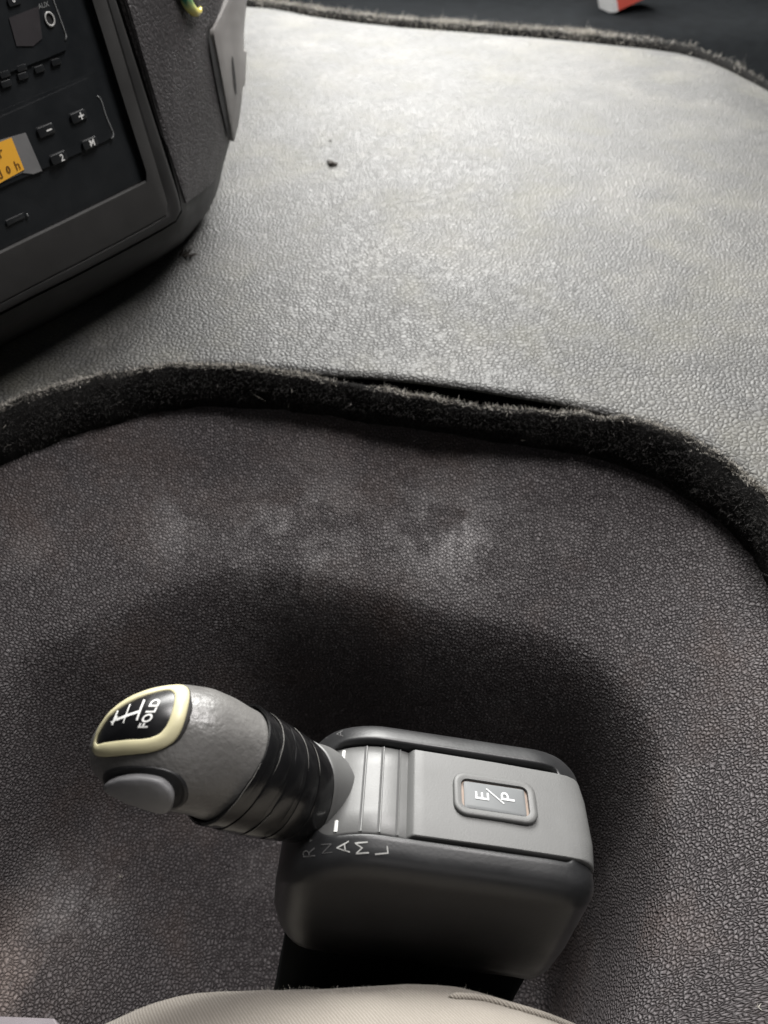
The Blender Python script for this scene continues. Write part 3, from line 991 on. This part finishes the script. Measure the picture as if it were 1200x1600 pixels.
def lever_section(k, grow=0.0, tilt=0.0, nseg=56):
    k = max(0, min(len(keys) - 1, k)); i = int(min(k, len(keys) - 2)); q = keys[i].lerp(keys[i + 1], k - i)
    i0, i1 = max(0, i - 1), min(len(keys) - 1, i + 2)
    tan = (at_depth(keys[i1].x, keys[i1].y, keys[i1].w / 1000 if len(keys[i1]) > 3 else 0) - at_depth(keys[i0].x, keys[i0].y, keys[i0].w / 1000)).normalized()
    dx, dy = dir_at(q.x)
    s = section(q.x, q.y, q.z, q.w / 1000, dx, dy, th_at(q.x), tan, nseg)
    c = sum(s, Vector()) / len(s)
    if grow or tilt:
        s = [p + (p - c).normalized() * grow + tan * tilt * math.sin(2 * math.pi * j / nseg + 1.0) for j, p in enumerate(s)]
    return s
KT = min(range(len(keys)), key=lambda k: abs(keys[k].x - 372))     # where the tape meets the knob
KE = min(range(len(keys)), key=lambda k: abs(keys[k].x - 472))
rings = [lever_section(k) for k in range(0, len(keys))]
v, f = loft(rings, True, True)
# small dents and rub marks
cen = sum(v, Vector()) / len(v)
v = [p + (p - cen).normalized() * (.00025 * noise.noise(p * 160)) for p in v]
knob = mk('knob', v, f, M['knob'], sel)
knob_bvh = BVHTree.FromPolygons(v, f)
# collar flaring out of the drum
rings = [lever_section(KE - 3.6, .0040), lever_section(KE - 2.4, .0028), lever_section(KE - 1.2, .0020), lever_section(KE - .4, .0017), lever_section(KE + .1, .0016), lever_section(KE + .3, .0006)]
v, f = loft(rings)
mk('collar', v, f, M['drum'], sel)
# tape wound round the neck in overlapping turns
tape_org = None
span = KT - KE
turns = [(-.3, 2.2, .0012, .3), (1.3, 3.6, .0016, -.2), (2.8, 5.2, .0013, .5), (4.2, 6.8, .0018, -.3), (5.8, 8.8, .0014, .6), (7.6, 10.6, .0020, -.4), (9.4, 12.4, .0015, .3),
         (11.2, 14.4, .0021, -.5), (13.2, 16.2, .0016, .4), (15.2, 18, .0021, 0), (16.9, 18.2, .0025, .15)]
sc_ = span / 18
base_rings = [lever_section(k) for k in range(len(keys))]
def tape_ring(k, grow, wob, nseg=56):
    out = []
    f_ = max(0, min(1, (k - KE) / span))
    for j in range(nseg):
        t = 2 * math.pi * j / nseg
        kk = k + 5.6 * f_ * (.5 + .5 * math.cos(t)) + wob * math.sin(2 * t + wob * 9)
        kk = max(0, min(len(keys) - 1.001, kk)); i0 = int(kk)
        p = base_rings[i0][j].lerp(base_rings[i0 + 1][j], kk - i0)
        cc = sum(base_rings[i0], Vector()) / nseg
        out.append(p + (p - cc).normalized() * grow)
    return out
tp = None
for a, b, g, wob in turns:
    a, b = KE + a * sc_, KE + b * sc_
    rings = [tape_ring(a, g - .0011, wob), tape_ring(a + .06, g - .0001, wob), tape_ring(a + .25, g, wob), tape_ring(lerp(a, b, .5), g - .0001, wob), tape_ring(b - .25, g, wob), tape_ring(b - .06, g - .0001, wob), tape_ring(b, g - .0011, wob)]
    v, f = loft(rings)
    v = [p + Vector((noise.noise(p * 190), noise.noise(p * 190 + Vector((5, 0, 0))), noise.noise(p * 190 + Vector((0, 5, 0))))) * .00030 for p in v]
    if tp is None:
        tp = mk('grip_tape', v, f, M['tape'], sel, autosmooth=40)
    else:
        mk('tape_turn', v, f, M['tape'], tp, autosmooth=40)
    # painted glint along this turn's edge, over part of its round
    ring = tape_ring(b - .03, g + .00005, wob)
    st = random.randint(4, 24); ln = random.randint(7, 18)
    pts = [ring[(st + i) % len(ring)] for i in range(ln)]
    v, f = tube(pts, [.00003 + .00010 * math.sin(math.pi * i / (ln - 1)) for i in range(ln)], 5)
    mk('tape_glint', v, f, M['tape_glint'], tp)

# badge: cream ring, black panel, markings
def closed_px(pts, n):
    P = pts + pts[:3]
    full = catmull(pts[-2:] + pts + pts[:2], 600)
    a, b = Vector(pts[0]), Vector(pts[0])
    # cut the extended loop to one full turn
    i0 = min(range(0, 300), key=lambda i: (full[i] - a).length)
    i1 = min(range(300, 600), key=lambda i: (full[i] - b).length)
    seg = full[i0:i1]
    L = [0]
    for p, q in zip(seg, seg[1:] + seg[:1]): L.append(L[-1] + (q - p).length)
    out = []; j = 0
    for k in range(n):
        s = L[-1] * k / n
        while L[j + 1] < s: j += 1
        out.append(seg[j].lerp(seg[(j + 1) % len(seg)], (s - L[j]) / (L[j + 1] - L[j])))
    return out
OUT = closed_px([(270, 1074), (288, 1074), (296, 1084), (293, 1110), (283, 1142), (268, 1162), (240, 1174), (200, 1179), (165, 1182), (150, 1178), (149, 1165), (157, 1140), (175, 1114), (205, 1092), (240, 1079)], 72)
INN = closed_px([(262, 1082), (270, 1085), (273, 1092), (269, 1112), (261, 1134), (248, 1148), (228, 1154), (200, 1156), (168, 1160), (156, 1163), (154, 1157), (161, 1140), (177, 1119), (205, 1100), (238, 1087)], 72)
def drape(px, off):
    out = []
    for p in px:
        loc, n = hit(p.x, p.y, knob_bvh); out.append(loc + n * off)
    return out
grime_px = [p + (p - Vector((225, 1130))).normalized() * (2.2 + (5.5 + 2.5 * noise.noise(Vector((p.x * .12, p.y * .12, 0)))) * sstep(262, 292, p.x) * sstep(1085, 1110, p.y)) for p in OUT]
v, f = loft([drape(grime_px, -.0004), drape(grime_px, .00022), drape(OUT, .00025)])
mk('grime_edge', v, f, M['grime'], knob)
v, f = loft([drape(OUT, -.0005), drape(OUT, .0008), drape(mixpx(OUT, INN, .12), .0014), drape(mixpx(OUT, INN, .5), .0018), drape(mixpx(OUT, INN, .88), .0016), drape(INN, .0011), drape(INN, .0)])
ring = mk('badge_ring', v, f, M['cream'], knob)
cpx = sum(INN, Vector((0, 0))) / len(INN)
fan = [drape([p.lerp(cpx, t) for p in INN], .0009 + .0008 * (1 - (1 - t) ** 2)) for t in (0, .04, .12, .3, .55, .8, .97)]
v, f = loft(fan, False, True)
badge = mk('badge', v, f, M['badge'], knob)
badge_bvh = BVHTree.FromPolygons(v, f)
v2, f2, wd, hh = text2d('FOLD', .028, 1.08)
kx, ky = 50 / wd, 15.5 / hh
tx = Vector((24, -47)).normalized(); ty = Vector((-1, .02)).normalized()
decal(v2, f2, (234, 1115), (tx.x * kx, tx.y * kx), (ty.x * ky, ty.y * ky), badge_bvh, .00025, 'lettering', M['print'], knob)
def stroke(pts, wpx, bvh, off, name, mat, parent):
    V = []
    P = catmull(pts, 14) if len(pts) > 2 else [Vector(pts[0]).lerp(Vector(pts[1]), i / 9) for i in range(10)]
    for i, p in enumerate(P):
        t = (P[min(i + 1, len(P) - 1)] - P[max(0, i - 1)]).normalized(); s = Vector((-t.y, t.x)) * wpx / 2
        for sg in (1, -1):
            loc, n = hit(p.x + s.x * sg, p.y + s.y * sg, bvh); V.append(loc + n * off)
    return mk(name, V, grid_faces(len(P), 2), mat, parent, smooth=False)
for pts, wd_ in (([(226, 1094), (219, 1111), (214, 1126)], 3.0), ([(204, 1101), (198, 1116), (193, 1130)], 1.8), ([(185, 1111), (180, 1122), (176, 1133)], 2.2),
                 ([(218, 1112), (200, 1118), (182, 1125)], 3.6), ([(184, 1119), (179, 1127), (174, 1129)], 2.4)):
    stroke(pts, wd_, badge_bvh, .0003, 'marking', M['print'], knob)

# thumb button in its well on the driver's side of the knob
WELL = closed_px([(164, 1214), (172, 1204), (200, 1198), (240, 1199), (270, 1207), (287, 1222), (291, 1242), (284, 1256), (262, 1262), (232, 1254), (200, 1243), (172, 1228)], 60)
BTN = closed_px([(169, 1221), (186, 1212), (214, 1208), (248, 1212), (266, 1224), (273, 1240), (268, 1256), (254, 1259), (228, 1252), (198, 1241), (178, 1231)], 60)
wc = sum(WELL, Vector((0, 0))) / 60; bc = sum(BTN, Vector((0, 0))) / 60
v, f = loft([drape([p.lerp(wc, -.05) for p in WELL], .00005), drape(WELL, .0012), drape([p.lerp(wc, .06) for p in WELL], .0009), drape([p.lerp(wc, .12) for p in WELL], .0002), drape([p.lerp(wc, .5) for p in WELL], .0002), drape([p.lerp(wc, .95) for p in WELL], .0002)], False, True)
well = mk('button_well', v, f, M['well'], knob)
v, f = loft([drape(BTN, .0000), drape(BTN, .0030), drape([p.lerp(bc, .05) for p in BTN], .0037), drape([p.lerp(bc, .14) for p in BTN], .0040), drape([p.lerp(bc, .5) for p in BTN], .0040), drape([p.lerp(bc, .95) for p in BTN], .0040)], False, True)
mk('thumb_button', v, f, M['button'], knob, autosmooth=60)

# ================================================================ PERSON'S LEG AT THE BOTTOM EDGE
path = []
K0 = CAM + Vector((-.022, .009, -.418))
for k in range(26): path.append((K0 + Vector((0, lerp(-.42, 0, k / 25), .02 * (1 - k / 25))), Vector((0, 1, 0))))
for k in range(1, 25):
    a = math.radians(90 * k / 24)
    path.append((K0 + Vector((0, .026 * math.sin(a), -.026 * (1 - math.cos(a)))), Vector((0, math.cos(a), -math.sin(a)))))
for k in range(1, 16): path.append((K0 + Vector((0, .026, -.026 - .20 * k / 15)), Vector((0, 0, -1))))
rings = []
for i, (c, t) in enumerate(path):
    up = Vector((1, 0, 0)).cross(t)
    ring_ = []
    for k in range(96):
        a = 2 * math.pi * k / 96
        ct, st = math.cos(a), math.sin(a)
        x = math.copysign(abs(ct) ** (2 / 2.7), ct) * .142; y = math.copysign(abs(st) ** (2 / 2.7), st) * .084
        p = c + Vector((1, 0, 0)) * x + up * y
        d = (p - c).normalized()
        p += d * (.0045 * noise.noise(Vector((p.x * 11, p.y * 17, p.z * 17))) + .0018 * noise.noise(p * 48))
        ring_.append(p)
    rings.append(ring_)
v, f = loft(rings, True, True)
person = mk('person', v, f, M['twill'], base=K0 + Vector((0, .026, -.23)))
tag(person, 'person\'s bent leg in beige twill trousers at the bottom edge', 'person')
leg_bvh = BVHTree.FromPolygons(v, f)
pts = []
for q in catmull([(700, 1559), (750, 1562), (800, 1575), (850, 1590), (905, 1612), (960, 1640)], 24):
    loc, n = hit(q.x, q.y, leg_bvh); pts.append(loc + n * .0006)
v, f = tube(pts, [.0002] + [.0016] * 22 + [.001], 8)
mk('pocket_seam', v, f, M['twill'], person)
fuzzv = []
def legfuzz():
    x = random.uniform(180, 860)
    y = 1546 + random.uniform(-3, 8)
    loc, n = hit(x, y, leg_bvh)
    return loc, (n + Vector((random.gauss(0, .5), random.gauss(0, .5), random.gauss(0, .5)))).normalized()
fringe('cloth_fuzz', legfuzz, 700, .0006, .0022, .00006, M['lint'], person)

# ================================================================ SMALL THINGS
# pale strip in the bottom left corner
zs = ZF + .165
q = [at_z(x, y, zs) for x, y in ((-200, 1580), (84, 1591), (100, 1618), (-200, 1680))]
lo = [p - Vector((0, 0, .035)) for p in q]
v, f = loft([lo, [p - Vector((0, 0, .001)) for p in q], [p + (sum(q, Vector()) / 4 - p).normalized() * .001 for p in q]], True, True)
st = mk('plastic_strip', v, f, M['strip'], smooth=False, base=lo[0])
tag(st, 'pale grey plastic strip lying at the bottom left corner of the mat', 'strip')

def lump(c, r, seed, squash=.6):
    random.seed(seed)
    bm = bmesh.new(); bmesh.ops.create_icosphere(bm, subdivisions=2, radius=1)
    v = []
    for w_v in bm.verts:
        d = w_v.co.copy()
        k = r * (1 + .55 * noise.noise(d * 1.7 + Vector((seed, 0, 0))) + .25 * noise.noise(d * 4))
        v.append(c + Vector((d.x * k, d.y * k, d.z * k * squash)))
    f = [tuple(x.index for x in fc.verts) for fc in bm.faces]
    bm.free()
    return v, f
def on_cover(px, py):
    loc, n = hit(px, py, cover_bvh); return loc
c = on_cover(518, 258)
v, f = join([lump(c + Vector((0, 0, .002)), .0042, 3), lump(c + Vector((-.0028, .005, .0022)), .0028, 9), lump(c + Vector((.0040, -.0006, .0016)), .0030, 5)])
tag(mk('crumb', v, f, M['crumb'], smooth=False, base=c), 'dark crumb of dirt lying alone on the bright vinyl cover', 'crumb')
c = on_cover(516, 221)
v, f = lump(c + Vector((0, 0, .0006)), .0013, 4)
tag(mk('crumb', v, f, M['crumb'], smooth=False, base=c), 'tiny speck just above the dark crumb on the vinyl cover', 'crumb')
c = on_cover(290, 399)
parts = []
for k in range(16):
    random.seed(40 + k)
    p0 = c + Vector((random.uniform(-.006, .006), random.uniform(-.006, .004), .0008))
    d = Vector((random.uniform(.2, 1), random.uniform(-.5, .1), random.uniform(0, .5))).normalized()
    parts.append(tube([p0, p0 + d * .004 + Vector((0, 0, .0008)), p0 + d * .008], [.0008, .0009, .0003], 5))
v, f = join(parts)
tag(mk('felt_scrap', v, f, M['crumb'], smooth=False, base=c), 'small dark scrap of fluff on the cover beside the dashboard corner', 'scrap')
# red card in the passenger footwell
ledge_z = .3125
A = at_plane(966, 17, Vector((0, 1.74, 0)), Vector((0, 1, 0)))
card = empty('red_carton', A, 'small red and white carton in the dark footwell at the top edge', 'carton')
ex = Vector((.80, .35, .30)).normalized(); ez = Vector((-.32, .1, .93)).normalized(); ey = ez.cross(ex).normalized()
ex = ey.cross(ez)
def cbox(o, sx, sy, sz):
    p = [o + ex * (sx * i) + ey * (sy * j) + ez * (sz * k) for i in (0, 1) for j in (0, 1) for k in (0, 1)]
    return p, [(0, 1, 3, 2), (4, 6, 7, 5), (0, 4, 5, 1), (2, 3, 7, 6), (0, 2, 6, 4), (1, 5, 7, 3)]
v, f = cbox(A, .085, .05, .14); mk('carton_body', v, f, M['red'], card, smooth=False)
v, f = cbox(A - ex * .008 - ey * .001, .0075, .052, .14); mk('carton_end', v, f, M['white'], card, smooth=False)
# stray bits of lint on the mat
random.seed(21)
lint_spots = [(753, 1511), (818, 692), (1186, 1575), (188, 1370)]
names = ['pale speck of lint in the shadow below the selector housing', 'pale lint fleck on the front of the curved felt trim', 'tiny pale speck on the mat in the lower right corner', 'small pale lint fleck on the mat left of the selector housing']
for (x, y), lb in zip(lint_spots, names):
    if y == 692:
        loc = sect2[min(range(NS), key=lambda i: abs(front_px[i].x - x))][8] + Vector((0, -.0005, 0))
    else:
        loc, n = hit(x, y, mat_bvh)
        loc = loc + n * .0006
    parts = []
    for k in range(4):
        d = Vector((random.gauss(0, 1), random.gauss(0, 1), abs(random.gauss(0, .3)))).normalized()
        parts.append(tube([loc, loc + d * .0012, loc + d * .0022 + Vector((0, 0, .0003))], [.0002, .0002, .0001], 4))
    v, f = join(parts)
    tag(mk('lint', v, f, M['lint'], smooth=False, base=loc), lb, 'lint')
